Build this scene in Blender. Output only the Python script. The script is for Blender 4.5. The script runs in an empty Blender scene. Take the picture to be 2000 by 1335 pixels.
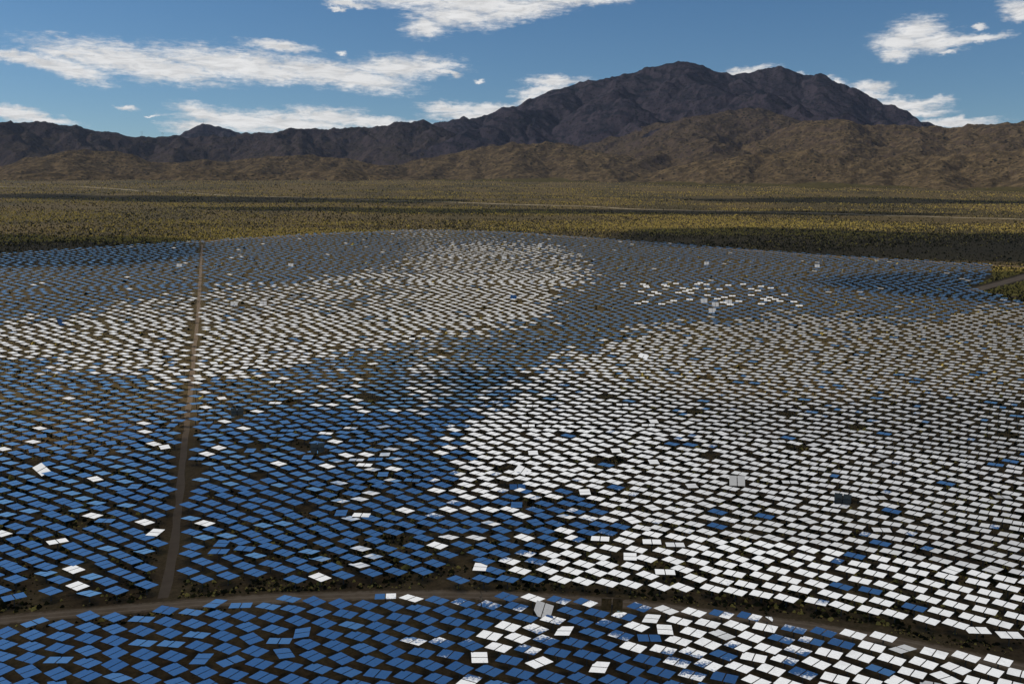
import bpy, math, random
import numpy as np
from mathutils import Matrix, Vector
random.seed(7); rng=np.random.default_rng(11)
scene=bpy.context.scene; COL=scene.collection
rad=math.radians
# ------------------------------------------------------------------ the camera's place and lens
EYE=96.78                     # metres above the desert floor below the camera
SLOPE=.04812                  # the alluvial fan climbs towards the mountains
FOC=1920.8; PITCH=rad(7.4235); ROLL=.0085
def ray(px,py):               # direction of a point of the 2000 x 1335 photograph
    u,w=px-1000,py-667.5; cr,sr=math.cos(ROLL),math.sin(ROLL); c,s=math.cos(PITCH),math.sin(PITCH)
    x=(cr*u+sr*w)/FOC; y=-(-sr*u+cr*w)/FOC
    return np.array([x,c+y*s,-s+y*c])
def azel(px,py):
    d=ray(px,py); return math.degrees(math.atan2(d[0],d[1])),math.degrees(math.atan2(d[2],math.hypot(d[0],d[1])))
SUN_AZ,SUN_EL=-78.,36.
EXPOSURE=0.0; HAZE=0.8e-5

# ------------------------------------------------------------------ helpers
def tag(o,label=None,cat=None,group=None,kind=None):
    if label: o['label']=label
    if cat: o['category']=cat
    if group: o['group']=group
    if kind: o['kind']=kind
    return o
def np_mesh(name,V,F,mats,mi=None,attr=None,smooth=False):
    """mesh from vertex array and an (n,k) face array"""
    me=bpy.data.meshes.new(name); V=np.asarray(V,np.float32); F=np.asarray(F,np.int32)
    n,k=F.shape
    me.vertices.add(len(V)); me.vertices.foreach_set('co',V.ravel())
    me.loops.add(n*k); me.loops.foreach_set('vertex_index',F.ravel())
    me.polygons.add(n); me.polygons.foreach_set('loop_start',np.arange(0,n*k,k,dtype=np.int32))
    for m in mats: me.materials.append(m)
    if mi is not None: me.polygons.foreach_set('material_index',np.asarray(mi,np.int32))
    me.polygons.foreach_set('use_smooth',np.full(n,smooth))
    me.update(calc_edges=True)
    if attr:
        for an,av in attr.items():
            a=me.attributes.new(an,'FLOAT','POINT'); a.data.foreach_set('value',np.asarray(av,np.float32))
    return me
def link(name,me,parent=None):
    o=bpy.data.objects.new(name,me); COL.objects.link(o)
    if parent: o.parent=parent
    return o
class MB:
    def __init__(s): s.v=[]; s.f=[]; s.m=[]
    def box(s,c,d,m=0,M=None):
        b=len(s.v)
        for x in(-1,1):
            for y in(-1,1):
                for z in(-1,1):
                    p=Vector((c[0]+x*d[0]/2,c[1]+y*d[1]/2,c[2]+z*d[2]/2)); s.v.append(M@p if M else p)
        for q in((0,1,3,2),(4,6,7,5),(0,4,5,1),(2,3,7,6),(0,2,6,4),(1,5,7,3)): s.f.append([b+i for i in q]); s.m.append(m)
    def tube(s,p,q,r0,r1,n=10,m=0,cap=True):
        p,q=Vector(p),Vector(q); d=(q-p).normalized(); a=d.orthogonal().normalized(); c=d.cross(a); b=len(s.v)
        for P,r in((p,r0),(q,r1)):
            for i in range(n):
                t=2*math.pi*i/n; s.v.append(P+a*math.cos(t)*r+c*math.sin(t)*r)
        for i in range(n): s.f.append([b+i,b+(i+1)%n,b+n+(i+1)%n,b+n+i]); s.m.append(m)
        if cap: s.f.append([b+i for i in range(n)][::-1]); s.m.append(m); s.f.append([b+n+i for i in range(n)]); s.m.append(m)
    def mesh(s,name,mats):
        me=bpy.data.meshes.new(name); me.from_pydata([tuple(v) for v in s.v],[],s.f)
        for m in mats: me.materials.append(m)
        me.polygons.foreach_set('material_index',s.m); me.update(); return me

# ------------------------------------------------------------------ noise (numpy)
def _h(ix,iy,seed):
    n=(ix.astype(np.int64)*374761393+iy.astype(np.int64)*668265263+seed*974634241)&0xffffffff
    n=((n^(n>>13))*1274126177)&0xffffffff; n=n^(n>>16)
    return (n&0xffff)/65535.*2*np.pi
def perlin(x,y,seed=0):
    ix,iy=np.floor(x),np.floor(y); fx,fy=x-ix,y-iy
    u=fx*fx*fx*(fx*(fx*6-15)+10); v=fy*fy*fy*(fy*(fy*6-15)+10)
    def g(a,b):
        t=_h(ix+a,iy+b,seed); return np.cos(t)*(fx-a)+np.sin(t)*(fy-b)
    a=g(0,0)+u*(g(1,0)-g(0,0)); b=g(0,1)+u*(g(1,1)-g(0,1)); return (a+v*(b-a))*1.5
def fbm(x,y,o=5,seed=0,gain=.5):
    r=0.;a=1.;t=0.
    for i in range(o): r=r+a*perlin(x*2**i+17.3*i,y*2**i-9.1*i,seed+i); t+=a; a*=gain
    return r/t
def ridged(x,y,o=5,seed=0,gain=.5):
    r=0.;a=1.;t=0.;w=1.
    for i in range(o):
        n=1-np.abs(perlin(x*2**i+17.3*i,y*2**i-9.1*i,seed+i)); n=n*n
        r=r+a*n*w; t+=a; w=np.clip(n*1.3,0,1); a*=gain
    return r/t

# ------------------------------------------------------------------ node helpers and materials
def mat(name):
    m=bpy.data.materials.new(name); m.use_nodes=True; nt=m.node_tree
    return m,nt,nt.nodes['Principled BSDF']
class NT:
    def __init__(s,nt): s.nt=nt
    def n(s,t,**k):
        d=s.nt.nodes.new(t)
        for a,b in k.items(): setattr(d,a,b)
        return d
    def put(s,i,v):
        if isinstance(v,bpy.types.NodeSocket): s.nt.links.new(v,i)
        else: i.default_value=v
    def m(s,op,a,b=None,c=None,clamp=False):
        d=s.n('ShaderNodeMath',operation=op,use_clamp=clamp); s.put(d.inputs[0],a)
        if b is not None: s.put(d.inputs[1],b)
        if c is not None: s.put(d.inputs[2],c)
        return d.outputs[0]
    def noise(s,vec,scale,detail=4,rough=.55,dim='3D',dist=0):
        d=s.n('ShaderNodeTexNoise',noise_dimensions=dim); s.put(d.inputs['Vector'],vec)
        d.inputs['Scale'].default_value=scale; d.inputs['Detail'].default_value=detail; d.inputs['Roughness'].default_value=rough; d.inputs['Distortion'].default_value=dist
        return d.outputs['Fac']
    def mix(s,f,a,b,bt='MIX'):
        d=s.n('ShaderNodeMix',data_type='RGBA',blend_type=bt); s.put(d.inputs[0],f); s.put(d.inputs[6],a); s.put(d.inputs[7],b); return d.outputs[2]
    def step(s,x,a,b):
        d=s.n('ShaderNodeMapRange',interpolation_type='SMOOTHSTEP'); s.put(d.inputs[0],x); s.put(d.inputs[1],a); s.put(d.inputs[2],b); return d.outputs[0]
    def scale(s,vec,sc):
        d=s.n('ShaderNodeVectorMath',operation='MULTIPLY'); s.put(d.inputs[0],vec); d.inputs[1].default_value=sc; return d.outputs[0]
def C(*c): return (c[0],c[1],c[2],1)

def m_mirror():
    m,nt,b=mat('mirror_glass'); N=NT(nt)
    b.inputs['Metallic'].default_value=1; b.inputs['Roughness'].default_value=0.0
    g=N.n('ShaderNodeNewGeometry'); n=N.noise(g.outputs['Position'],2.2,6,.7)
    nt.links.new(N.mix(N.step(n,.3,.75),C(.90,.91,.92),C(.80,.81,.82)),b.inputs['Base Color'])
    return m
def m_plain(name,c,rough=.6,metal=0,var=.25,sc=3):
    m,nt,b=mat(name); N=NT(nt); g=N.n('ShaderNodeNewGeometry')
    f=N.noise(g.outputs['Position'],sc,4,.6)
    nt.links.new(N.mix(f,C(*[t*(1+var) for t in c]),C(*[t*(1-var) for t in c])),b.inputs['Base Color'])
    b.inputs['Roughness'].default_value=rough; b.inputs['Metallic'].default_value=metal
    return m
MIRROR=m_mirror()
STEEL=m_plain('galvanised_steel',(.085,.08,.075),.6,.2)
DARK=m_plain('dark_steel',(.06,.055,.05),.6,.2)
BACK=m_plain('mirror_back_paint',(.22,.21,.18),.7)

def m_ground():
    m,nt,b=mat('desert_soil'); N=NT(nt); g=N.n('ShaderNodeNewGeometry'); P=g.outputs['Position']
    sep=N.n('ShaderNodeSeparateXYZ'); nt.links.new(P,sep.inputs[0]); x,y=sep.outputs[0],sep.outputs[1]
    big=N.noise(P,.004,5,.6); mid=N.noise(P,.05,5,.6); fine=N.noise(P,.9,4,.7); grit=N.noise(P,6.,3,.7)
    wash=N.noise(N.scale(P,(.0035,.0009,0)),1.0,5,.62,dist=.6)      # old washes running down the fan
    soil=N.mix(N.step(mid,.3,.7),C(.120,.074,.032),C(.200,.130,.058))
    soil=N.mix(N.step(fine,.35,.75),soil,C(.070,.042,.017))
    grass=N.mix(fine,C(.085,.064,.020),C(.165,.122,.036))
    # dry grass takes over on the open fan beyond the field and in patches between the mirrors
    gf=N.m('MULTIPLY',N.step(mid,.42,.62),N.step(fine,.35,.6))
    far=N.m('MULTIPLY',N.step(y,230.,520.),.60); c=N.mix(N.m('ADD',N.m('MULTIPLY',gf,.45),N.m('MULTIPLY',far,N.step(fine,.3,.55))),soil,grass)
    veg=N.m('MULTIPLY',N.step(wash,.40,.62),N.step(y,700.,1500.))
    c=N.mix(N.m('MULTIPLY',veg,.6),c,C(.046,.040,.016))
    c=N.mix(N.m('MULTIPLY',N.step(big,.5,.7),.35),c,C(.05,.040,.022))
    c=N.mix(N.m('MULTIPLY',grit,.25),c,C(.05,.034,.018)); c=N.mix(N.m('MULTIPLY',N.step(y,330.,520.),N.m('MULTIPLY',N.step(y,1500.,1200.),.35)),c,C(.035,.026,.011))
    nt.links.new(c,b.inputs['Base Color']); b.inputs['Roughness'].default_value=.95; b.inputs['Specular IOR Level'].default_value=.1
    bp=N.n('ShaderNodeBump'); bp.inputs['Strength'].default_value=.6; bp.inputs['Distance'].default_value=.25
    nt.links.new(N.m('ADD',fine,N.m('MULTIPLY',grit,.3)),bp.inputs['Height']); nt.links.new(bp.outputs[0],b.inputs['Normal'])
    return m
def m_road():
    m,nt,b=mat('graded_dirt'); N=NT(nt); g=N.n('ShaderNodeNewGeometry'); P=g.outputs['Position']
    n1=N.noise(P,.35,5,.6); n2=N.noise(P,5.,4,.65)
    c=N.mix(N.step(n1,.3,.7),C(.24,.155,.082),C(.34,.235,.135)); c=N.mix(N.m('MULTIPLY',n2,.45),c,C(.14,.088,.045))
    ac=N.m('ABSOLUTE',N.n('ShaderNodeAttribute',attribute_name='across').outputs['Fac']); n3=N.noise(P,.9,5,.7)
    rut=N.step(N.m('ABSOLUTE',N.m('SUBTRACT',ac,.36)),.17,.03); c=N.mix(N.m('MULTIPLY',rut,N.m('MULTIPLY',n3,.9)),c,C(.40,.29,.18))
    c=N.mix(N.step(N.m('ADD',ac,N.m('MULTIPLY',N.m('SUBTRACT',n3,.5),1.3)),.66,.92),c,C(.135,.086,.040))
    nt.links.new(c,b.inputs['Base Color']); b.inputs['Roughness'].default_value=.95; b.inputs['Specular IOR Level'].default_value=.1
    bp=N.n('ShaderNodeBump'); bp.inputs['Strength'].default_value=.4; bp.inputs['Distance'].default_value=.1
    nt.links.new(n2,bp.inputs['Height']); nt.links.new(bp.outputs[0],b.inputs['Normal'])
    return m
def m_track():
    m,nt,b=mat('pale_track_dust'); N=NT(nt); g=N.n('ShaderNodeNewGeometry')
    n=N.noise(g.outputs['Position'],.03,4,.6)
    nt.links.new(N.mix(n,C(.56,.44,.26),C(.36,.28,.16)),b.inputs['Base Color']); b.inputs['Roughness'].default_value=1
    return m
def m_scrub():
    m,nt,b=mat('desert_scrub_leaves'); N=NT(nt)
    a=N.n('ShaderNodeAttribute',attribute_name='tint'); t=a.outputs['Fac']
    c=N.mix(N.step(t,.0,.5),C(.016,.016,.008),C(.046,.043,.017)); c=N.mix(N.step(t,.55,.7),c,C(.58,.43,.11))
    d=N.n('ShaderNodeBsdfDiffuse'); tr=N.n('ShaderNodeBsdfTranslucent'); mx=N.n('ShaderNodeMixShader'); mx.inputs[0].default_value=.35
    nt.links.new(c,d.inputs[0]); nt.links.new(c,tr.inputs[0]); nt.links.new(d.outputs[0],mx.inputs[1]); nt.links.new(tr.outputs[0],mx.inputs[2])
    nt.links.new(mx.outputs[0],nt.nodes['Material Output'].inputs[0]); nt.nodes.remove(b)
    return m
def m_mountain():
    m,nt,b=mat('mountain_rock'); N=NT(nt); g=N.n('ShaderNodeNewGeometry'); P=g.outputs['Position']
    a=N.n('ShaderNodeAttribute',attribute_name='high').outputs['Fac']       # 0 low foothill, 1 high massif
    n1=N.noise(P,.004,6,.6); n2=N.noise(P,.02,5,.65); n3=N.noise(P,.09,3,.7)
    sn=N.n('ShaderNodeSeparateXYZ'); nt.links.new(g.outputs['Normal'],sn.inputs[0]); steep=N.step(sn.outputs[2],.93,.72)
    low=N.mix(N.step(n2,.35,.68),C(.072,.052,.030),C(.180,.126,.066))
    low=N.mix(N.m('MULTIPLY',steep,.6),low,C(.080,.055,.040))
    fan=N.n('ShaderNodeAttribute',attribute_name='fan').outputs['Fac']; low=N.mix(fan,low,N.mix(n3,C(.050,.045,.020),C(.150,.115,.045)))
    hi=N.mix(N.step(n1,.35,.65),C(.014,.016,.023),C(.034,.030,.040))  # dark purple rock, with cloud shade over the massif worked into its colour
    hi=N.mix(N.m('MULTIPLY',steep,.75),hi,C(.062,.050,.060))
    hi=N.mix(N.m('MULTIPLY',N.step(n3,.56,.72),.7),hi,C(.10,.088,.098))
    c=N.mix(a,low,hi)
    v=N.n('ShaderNodeTexVoronoi'); nt.links.new(P,v.inputs['Vector']); v.inputs['Scale'].default_value=.034
    jn=N.m('MULTIPLY',N.step(v.outputs['Distance'],.42,.22),N.step(n2,.38,.55))
    c=N.mix(N.m('MULTIPLY',jn,.9),c,C(.016,.017,.011))
    nt.links.new(c,b.inputs['Base Color']); b.inputs['Roughness'].default_value=1; b.inputs['Specular IOR Level'].default_value=0
    bp=N.n('ShaderNodeBump'); bp.inputs['Strength'].default_value=1.0; bp.inputs['Distance'].default_value=26
    nt.links.new(N.m('ADD',n2,N.m('MULTIPLY',n3,.35)),bp.inputs['Height']); nt.links.new(bp.outputs[0],b.inputs['Normal'])
    return m

# ------------------------------------------------------------------ sky: sun, blue gradient, drifting clouds
def blob_list():
    """clouds of the view: (photo x, y, half width, half height, tilt)"""
    L=[(60,118,120,10,8),(140,135,70,16,14),(240,118,150,26,6),(330,138,120,20,4),(450,125,170,26,3),(520,140,130,18,4),
       (620,140,150,22,4),(700,155,110,20,6),(780,132,110,20,-2),(850,128,50,7,-4),(545,90,66,9,4),(672,103,9,3,0),(870,142,30,6,12),(130,108,60,8,4),
       (400,222,60,14,10),(470,238,110,20,4),(560,240,140,18,2),(640,228,90,16,2),(740,240,110,13,4),(250,213,22,4,6),(390,248,60,14,0),
       (880,212,60,11,0),(960,216,70,12,0),(930,226,90,10,0),(20,220,70,12,8),(70,230,60,8,8),
       (800,-8,170,20,2),(930,6,130,24,2),(890,30,90,22,4),(835,52,46,17,-6),(1010,18,110,20,-8),(1150,-4,120,12,-4),(680,8,50,7,4),(660,18,18,3,0),
       (1790,62,46,22,0),(1760,80,50,20,0),(1820,82,60,17,0),(1750,108,30,10,0),(1870,78,30,9,0),(1915,76,50,6,-4),(1852,102,20,4,0),
       (1990,22,34,16,20),(1912,54,12,5,0),(1700,170,34,10,0),(1698,186,26,8,0),(1640,164,16,8,0),
       (1770,206,70,13,4),(1805,200,50,7,-4),(1790,222,60,8,0),(1860,240,80,8,0),(1450,142,60,8,-8),(1545,150,30,5,0),(1590,152,40,4,0),
       (1085,158,60,9,0),(1060,176,50,10,-10),(1030,192,30,7,-20),(940,160,13,3,10),(300,228,10,2,0),(1995,140,1,1,0)]
    return L
def make_world():
    w=bpy.data.worlds.new('World'); scene.world=w; w.use_nodes=True; nt=w.node_tree; N=NT(nt)
    bg=nt.nodes['Background']; out=nt.nodes['World Output']
    sky=N.n('ShaderNodeTexSky',sky_type='NISHITA',sun_disc=False,sun_elevation=rad(SUN_EL),sun_rotation=rad(SUN_AZ))
    sky.air_density=1.0; sky.dust_density=.25; sky.ozone_density=3.5; sky.altitude=1000
    hs=N.n('ShaderNodeHueSaturation'); nt.links.new(sky.outputs[0],hs.inputs['Color']); hs.inputs['Saturation'].default_value=SKY_SAT; hs.inputs['Value'].default_value=1
    skyc=N.mix(1.0,hs.outputs[0],C(*SKY_MUL),'MULTIPLY')
    tc=N.n('ShaderNodeTexCoord'); D=tc.outputs['Generated']
    s=N.n('ShaderNodeSeparateXYZ'); nt.links.new(D,s.inputs[0]); x,y,z=s.outputs
    az=N.m('MULTIPLY',N.m('ARCTAN2',x,y),57.29578); el=N.m('MULTIPLY',N.m('ARCSINE',z),57.29578)
    cmb=N.n('ShaderNodeCombineXYZ'); N.put(cmb.inputs[0],az); N.put(cmb.inputs[1],el); AE=cmb.outputs[0]
    skyc=N.mix(N.step(el,11.,24.),skyc,N.mix(1.0,skyc,C(.80,.82,.86),'MULTIPLY'),'MIX')
    # soft turbulence, streaked along the wind
    t1=N.noise(N.scale(AE,(.55,1.25,1)),.75,8,.62); t2=N.noise(N.scale(AE,(.6,1.2,1)),.22,6,.6)
    fine=N.noise(N.scale(AE,(.5,1.5,1)),3.2,6,.68)
    wx=N.m('MULTIPLY',N.m('SUBTRACT',t1,.5),1.5); wy=N.m('MULTIPLY',N.m('SUBTRACT',N.noise(N.scale(AE,(.8,1.1,1)),1.1,7,.65),.5),.9)
    wv=N.n('ShaderNodeCombineXYZ'); N.put(wv.inputs[0],N.m('ADD',az,wx)); N.put(wv.inputs[1],N.m('ADD',el,wy)); W=wv.outputs[0]
    best=None
    def blob(vec,a,e,sa,se,rot=0):
        mp=N.n('ShaderNodeMapping',vector_type='TEXTURE'); nt.links.new(vec,mp.inputs[0])
        mp.inputs['Location'].default_value=(a,e,0); mp.inputs['Rotation'].default_value=(0,0,rad(rot)); mp.inputs['Scale'].default_value=(sa,se,1)
        l=N.n('ShaderNodeVectorMath',operation='LENGTH'); nt.links.new(mp.outputs[0],l.inputs[0]); return N.m('SUBTRACT',1.0,l.outputs['Value'])
    for (px,py,hw,hh,rot) in blob_list():
        a,e=azel(px,py); k=57.29578/FOC
        b=blob(W,a,e,hw*k*1.12,hh*k*1.25,-rot)
        best=b if best is None else N.m('MAXIMUM',best,b)
    str_=N.noise(N.scale(AE,(.35,1.9,1)),1.6,7,.66,dist=.8); dens=N.m('ADD',best,N.m('ADD',N.m('MULTIPLY',N.m('SUBTRACT',fine,.53),1.3),N.m('MULTIPLY',N.m('SUBTRACT',str_,.5),.8)))
    low=N.step(dens,-.22,.72)
    # cloud rows added above the view, giving every mirror white or blue to reflect
    ew=N.m('ADD',el,N.m('MULTIPLY',N.m('SUBTRACT',t2,.5),.9))
    ew=N.m('ADD',ew,N.m('MULTIPLY',N.m('SUBTRACT',fine,.5),.55))
    ph=N.m('COSINE',N.m('MULTIPLY',N.m('SUBTRACT',ew,14.5),2*math.pi/5.0))
    grain=N.noise(N.scale(AE,(1.,2.2,1)),5.5,5,.7)
    ph=N.m('ADD',ph,N.m('MULTIPLY',N.m('SUBTRACT',grain,.5),1.5))
    env=N.m('MULTIPLY',N.step(el,12.5,13.4),N.step(el,44.,40.)); env=N.m('MULTIPLY',env,N.step(N.m('ABSOLUTE',az),46.,41.))
    band=N.m('MULTIPLY',N.step(ph,-.12,.28),env)
    # cloud patches added behind the camera and overhead for the turned mirrors to reflect
    aabs=N.m('ABSOLUTE',az); cv=N.n('ShaderNodeCombineXYZ'); N.put(cv.inputs[0],aabs); N.put(cv.inputs[1],el)
    rear=N.m('MAXIMUM',blob(AE,-102.5,23,16,12),blob(cv.outputs[0],180,40,30,16)); rear=N.m('MAXIMUM',rear,N.m('MULTIPLY',N.m('SUBTRACT',el,66.),.1))
    rear=N.step(N.m('ADD',rear,N.m('MULTIPLY',N.m('SUBTRACT',t2,.5),.8)),.0,.3)
    cl=N.m('MAXIMUM',N.m('MAXIMUM',low,band),rear)
    # brightness of the cloud itself
    br=N.m('ADD',N.m('MULTIPLY',N.step(str_,.32,.62),.20),N.m('MULTIPLY',N.step(t1,.3,.7),.10))
    lowc=N.m('ADD',br,CLOUD_LOW)
    right=N.step(az,2.,14.)
    hic=N.m('ADD',N.m('SUBTRACT',CLOUD_HI,N.m('MULTIPLY',N.m('MULTIPLY',right,N.step(el,23.5,17.)),.34)),N.m('MULTIPLY',N.m('SUBTRACT',grain,.5),.16)); hic=N.m('SUBTRACT',hic,N.m('MULTIPLY',N.step(t1,.52,.72),.16))
    hic=N.m('SUBTRACT',hic,N.m('MULTIPLY',N.m('MULTIPLY',N.step(az,14.,26.),N.step(el,30.,20.)),.10))
    cb=N.n('ShaderNodeMix',data_type='FLOAT'); N.put(cb.inputs[0],N.step(el,12.2,13.)); N.put(cb.inputs[2],lowc); N.put(cb.inputs[3],hic)
    cbb=N.n('ShaderNodeMix',data_type='FLOAT'); N.put(cbb.inputs[0],rear); N.put(cbb.inputs[2],cb.outputs[0]); N.put(cbb.inputs[3],N.m('ADD',.42,N.m('MULTIPLY',N.step(el,50.,66.),.45)))
    cc=N.mix(1.0,C(1,.99,.975),cbb.outputs[0],'MULTIPLY')
    b2=N.n('ShaderNodeBackground'); nt.links.new(cc,b2.inputs[0]); b2.inputs[1].default_value=1
    nt.links.new(skyc,bg.inputs[0]); bg.inputs[1].default_value=SKY_STR
    mx=N.n('ShaderNodeMixShader'); N.put(mx.inputs[0],N.m('MULTIPLY',cl,.97)); nt.links.new(bg.outputs[0],mx.inputs[1]); nt.links.new(b2.outputs[0],mx.inputs[2]); nt.links.new(mx.outputs[0],out.inputs[0])
SKY_SAT=1.2; SKY_MUL=(.95,1.0,1.02); SKY_STR=.071; CLOUD_LOW=.60; CLOUD_HI=.93
make_world()
sl=bpy.data.lights.new('sun','SUN'); sl.energy=3.2; sl.angle=rad(.5); sl.color=(1,.95,.86)
so=bpy.data.objects.new('sun',sl); COL.objects.link(so)
sd=Vector((math.sin(rad(SUN_AZ))*math.cos(rad(SUN_EL)),math.cos(rad(SUN_AZ))*math.cos(rad(SUN_EL)),math.sin(rad(SUN_EL))))
so.rotation_euler=sd.to_track_quat('Z','Y').to_euler(); so.location=sd*500

# ------------------------------------------------------------------ desert floor
def gz(x,y):
    """height of the fan at x, y"""
    x=np.asarray(x,float); y=np.asarray(y,float); r=np.hypot(x,y)
    roll=np.clip((r-1500)/3000,0,1)
    return SLOPE*y+roll*(fbm(x/900,y/900,4,3)*16)
def polar_grid(name,a0,a1,na,rs,zf,mats,attr=None,smooth=True):
    A=np.radians(np.linspace(a0,a1,na)); R=np.asarray(rs); AA,RR=np.meshgrid(A,R)
    X=np.sin(AA)*RR; Y=np.cos(AA)*RR; Z=zf(X,Y,np.degrees(AA),RR)
    at=None
    if isinstance(Z,tuple): Z,at=Z
    V=np.stack([X,Y,Z],-1).reshape(-1,3); n,m=X.shape
    i=np.arange(n-1)[:,None]*m+np.arange(m-1)[None,:]; i=i.ravel()
    F=np.stack([i,i+1,i+m+1,i+m],-1)[:,::-1]
    return np_mesh(name,V,F,mats,smooth=smooth,attr={k:v.ravel() for k,v in at.items()} if at else None)
GROUND=m_ground()
rs=np.concatenate([[.5],np.geomspace(20,1500,60),np.geomspace(1560,30000,90)])
g=link('desert_ground',polar_grid('desert_ground',-180,180,361,rs,lambda x,y,a,r:gz(x,y),[GROUND])); tag(g,kind='structure')

def ribbon(name,pts,width,mats,dz,step=6.,edge=.25):
    P=np.array(pts,float); seg=np.hypot(*np.diff(P,axis=0).T); s=np.concatenate([[0],np.cumsum(seg)])
    t=np.arange(0,s[-1],step); 
    # smooth polyline
    x=np.interp(t,s,P[:,0]); y=np.interp(t,s,P[:,1])
    for _ in range(max(2,int(40/step))):
        x[1:-1]=(x[:-2]+2*x[1:-1]+x[2:])/4; y[1:-1]=(y[:-2]+2*y[1:-1]+y[2:])/4
    tx=np.gradient(x); ty=np.gradient(y); l=np.hypot(tx,ty); nx,ny=-ty/l,tx/l
    w=width/2*(1+edge*fbm(t/25.,t*0+3.3,3,5)); w2=width/2*(1+edge*fbm(t/25.,t*0+9.1,3,8))
    K=9; V=[]; U=[]
    for k in range(K):
        f=k/(K-1)*2-1; ww=np.where(f<0,w,w2)*f
        X=x+nx*ww; Y=y+ny*ww; U.append(t*0+f); V.append(np.stack([X,Y,gz(X,Y)+dz],-1))
    V=np.stack(V,1); n=len(t); V=V.reshape(-1,3)
    i=(np.arange(n-1)[:,None]*K+np.arange(K-1)[None,:]).ravel(); F=np.stack([i,i+K,i+K+1,i+1],-1)
    return np_mesh(name,V,F,mats,smooth=True,attr={'across':np.stack(U,1).ravel()})
ROAD=m_road(); TRACK=m_track(); LANE=m_plain('lane_dust',(.165,.108,.056),1.,0,.3,.4)
road_pts=[(-160,180),(-140,189),(-122.4,195.6),(-108.9,200.5),(-94.0,204.0),(-78.6,207.5),(-57.0,211.6),(-34.4,214.2),(-17.0,215.1),(0.5,214.6),(17.8,212.5),(34.6,208.9),(50.7,204.7),(66.0,200.2),(80.2,194.3),(93.1,187.8),(105.1,181.4),(116.2,175.2),(135,163)]
lane_pts=[(-371.2,1180),(-295.4,932.6),(-212.9,664.8),(-167.9,515.2),(-139.1,419.8),(-117.3,346.6),(-100.2,289.8),(-91.1,259.7),(-83.7,235.0),(-79.1,217.1),(-78.0,210)]
road_pts=[(x,y+.6) for x,y in road_pts]
tag(link('dirt_road',ribbon('dirt_road',road_pts,5.6,[ROAD],.03,2.)),kind='structure')
tag(link('dirt_lane',ribbon('dirt_lane',lane_pts,2.2,[LANE],.02,3.,.8)),kind='structure')
tag(link('service_road',ribbon('service_road',[(368,792),(380,803),(393.7,817.9),(425.8,852.8),(469.7,903.9),(546.2,993.0),(640,1100)],13,[ROAD],.03,4.)),kind='structure')
tag(link('boundary_road',ribbon('boundary_road',[(-620,900),(-534.9,1034.5),(-427.1,1180),(-282.3,1363),(-138.6,1480),(-1.3,1440),(193.0,1254),(341.3,1104),(491,1010),(532,985),(600,960)],7,[ROAD],.05,6.)),kind='structure')
tag(link('field_edge_road',ribbon('field_edge_road',[(372,795),(383,775),(388,752),(395,730),(412,700),(440,640)],7,[ROAD],.04,4.)),kind='structure')
trk=[(-2222,3916),(-1654,3771),(-1137,3284),(-791,2942),(-513,2830),(-306,2674),(-135,2566),(-2,2494),(162,2465),(283,2312),(380,2251),(537,2180),(657,2131),(789,2045),(933,1970),(1089,1920),(1400,1800)]
tag(link('desert_track',ribbon('desert_track',[(900,5200),(1250,5350),(1500,5600),(1750,5800)],16,[TRACK],.5,14.,1.5)),kind='structure')
tag(link('desert_track',ribbon('desert_track',trk,15,[TRACK],.5,12.,1.5)),kind='structure')

# ------------------------------------------------------------------ mountains
RIDGES=[ # (distance m, profile [(photo x, y of the crest)...], how massive, high-mountain share, slope)
 (12500,[(330,300),(350,266),(365,257),(390,245),(402,243),(440,251),(470,259),(500,285)],1.0,.9),
 (10800,[(780,330),(815,252),(850,240),(900,231),(950,225),(1000,206),(1050,191),(1085,172),(1115,162),(1150,155),(1190,152),(1230,140),(1255,132),(1285,127),(1312,122),(1330,119),(1347,118),(1368,124),(1385,134),(1400,141),(1430,146),(1460,144),(1485,138),(1503,132),(1522,130),(1545,137),(1560,143),(1582,148),(1612,150),(1630,160),(1645,173),(1662,173),(1678,176),(1695,190),(1712,202),(1740,216),(1770,231),(1800,246),(1850,275),(1920,330)],1.0,1.0),
 (9600,[(-200,232),(-60,236),(0,238),(60,238),(120,243),(180,252),(250,262),(300,264),(330,264),(365,268),(400,266),(470,263),(510,253),(540,256),(565,251),(600,252),(650,251),(720,247),(760,243),(800,236),(830,233),(855,242),(890,256),(930,270),(980,290),(1040,325)],.8,.75),
 (8600,[(820,335),(900,298),(960,282),(1030,290),(1100,288),(1160,276),(1200,266),(1250,252),(1300,237),(1350,230),(1400,224),(1435,214),(1465,208),(1500,214),(1525,232),(1545,250),(1600,262),(1700,300)],.85,.35),
 (7800,[(1280,330),(1380,304),(1450,282),(1500,264),(1550,244),(1585,237),(1620,234),(1660,237),(1700,240),(1740,243),(1790,244),(1830,248),(1860,250),(1890,244),(1930,239),(1970,236),(2000,232),(2080,224),(2200,220)],.85,.1),
 (7000,[(-200,330),(-60,318),(0,322),(60,304),(105,297),(150,292),(190,294),(230,298),(265,309),(300,318),(350,314),(400,311),(460,313),(500,309),(550,302),(600,300),(650,304),(700,311),(740,322),(790,318),(850,306),(900,298),(950,286),(1000,278),(1060,279),(1110,284),(1160,291),(1210,302),(1260,318),(1320,332)],.8,.05),
 (6300,[(1040,372),(1090,356),(1130,343),(1165,333),(1195,330),(1225,336),(1255,344),(1290,335),(1330,323),(1380,312),(1430,306),(1500,300),(1560,292),(1620,298),(1700,308),(1760,300),(1830,304),(1900,296),(2000,288),(2150,280)],.75,.0),
 (5900,[(-200,350),(0,346),(80,336),(140,330),(200,338),(270,344),(330,336),(400,330),(450,334),(520,342),(600,336),(660,330),(740,344),(820,352),(900,360)],.7,.0)]
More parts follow.
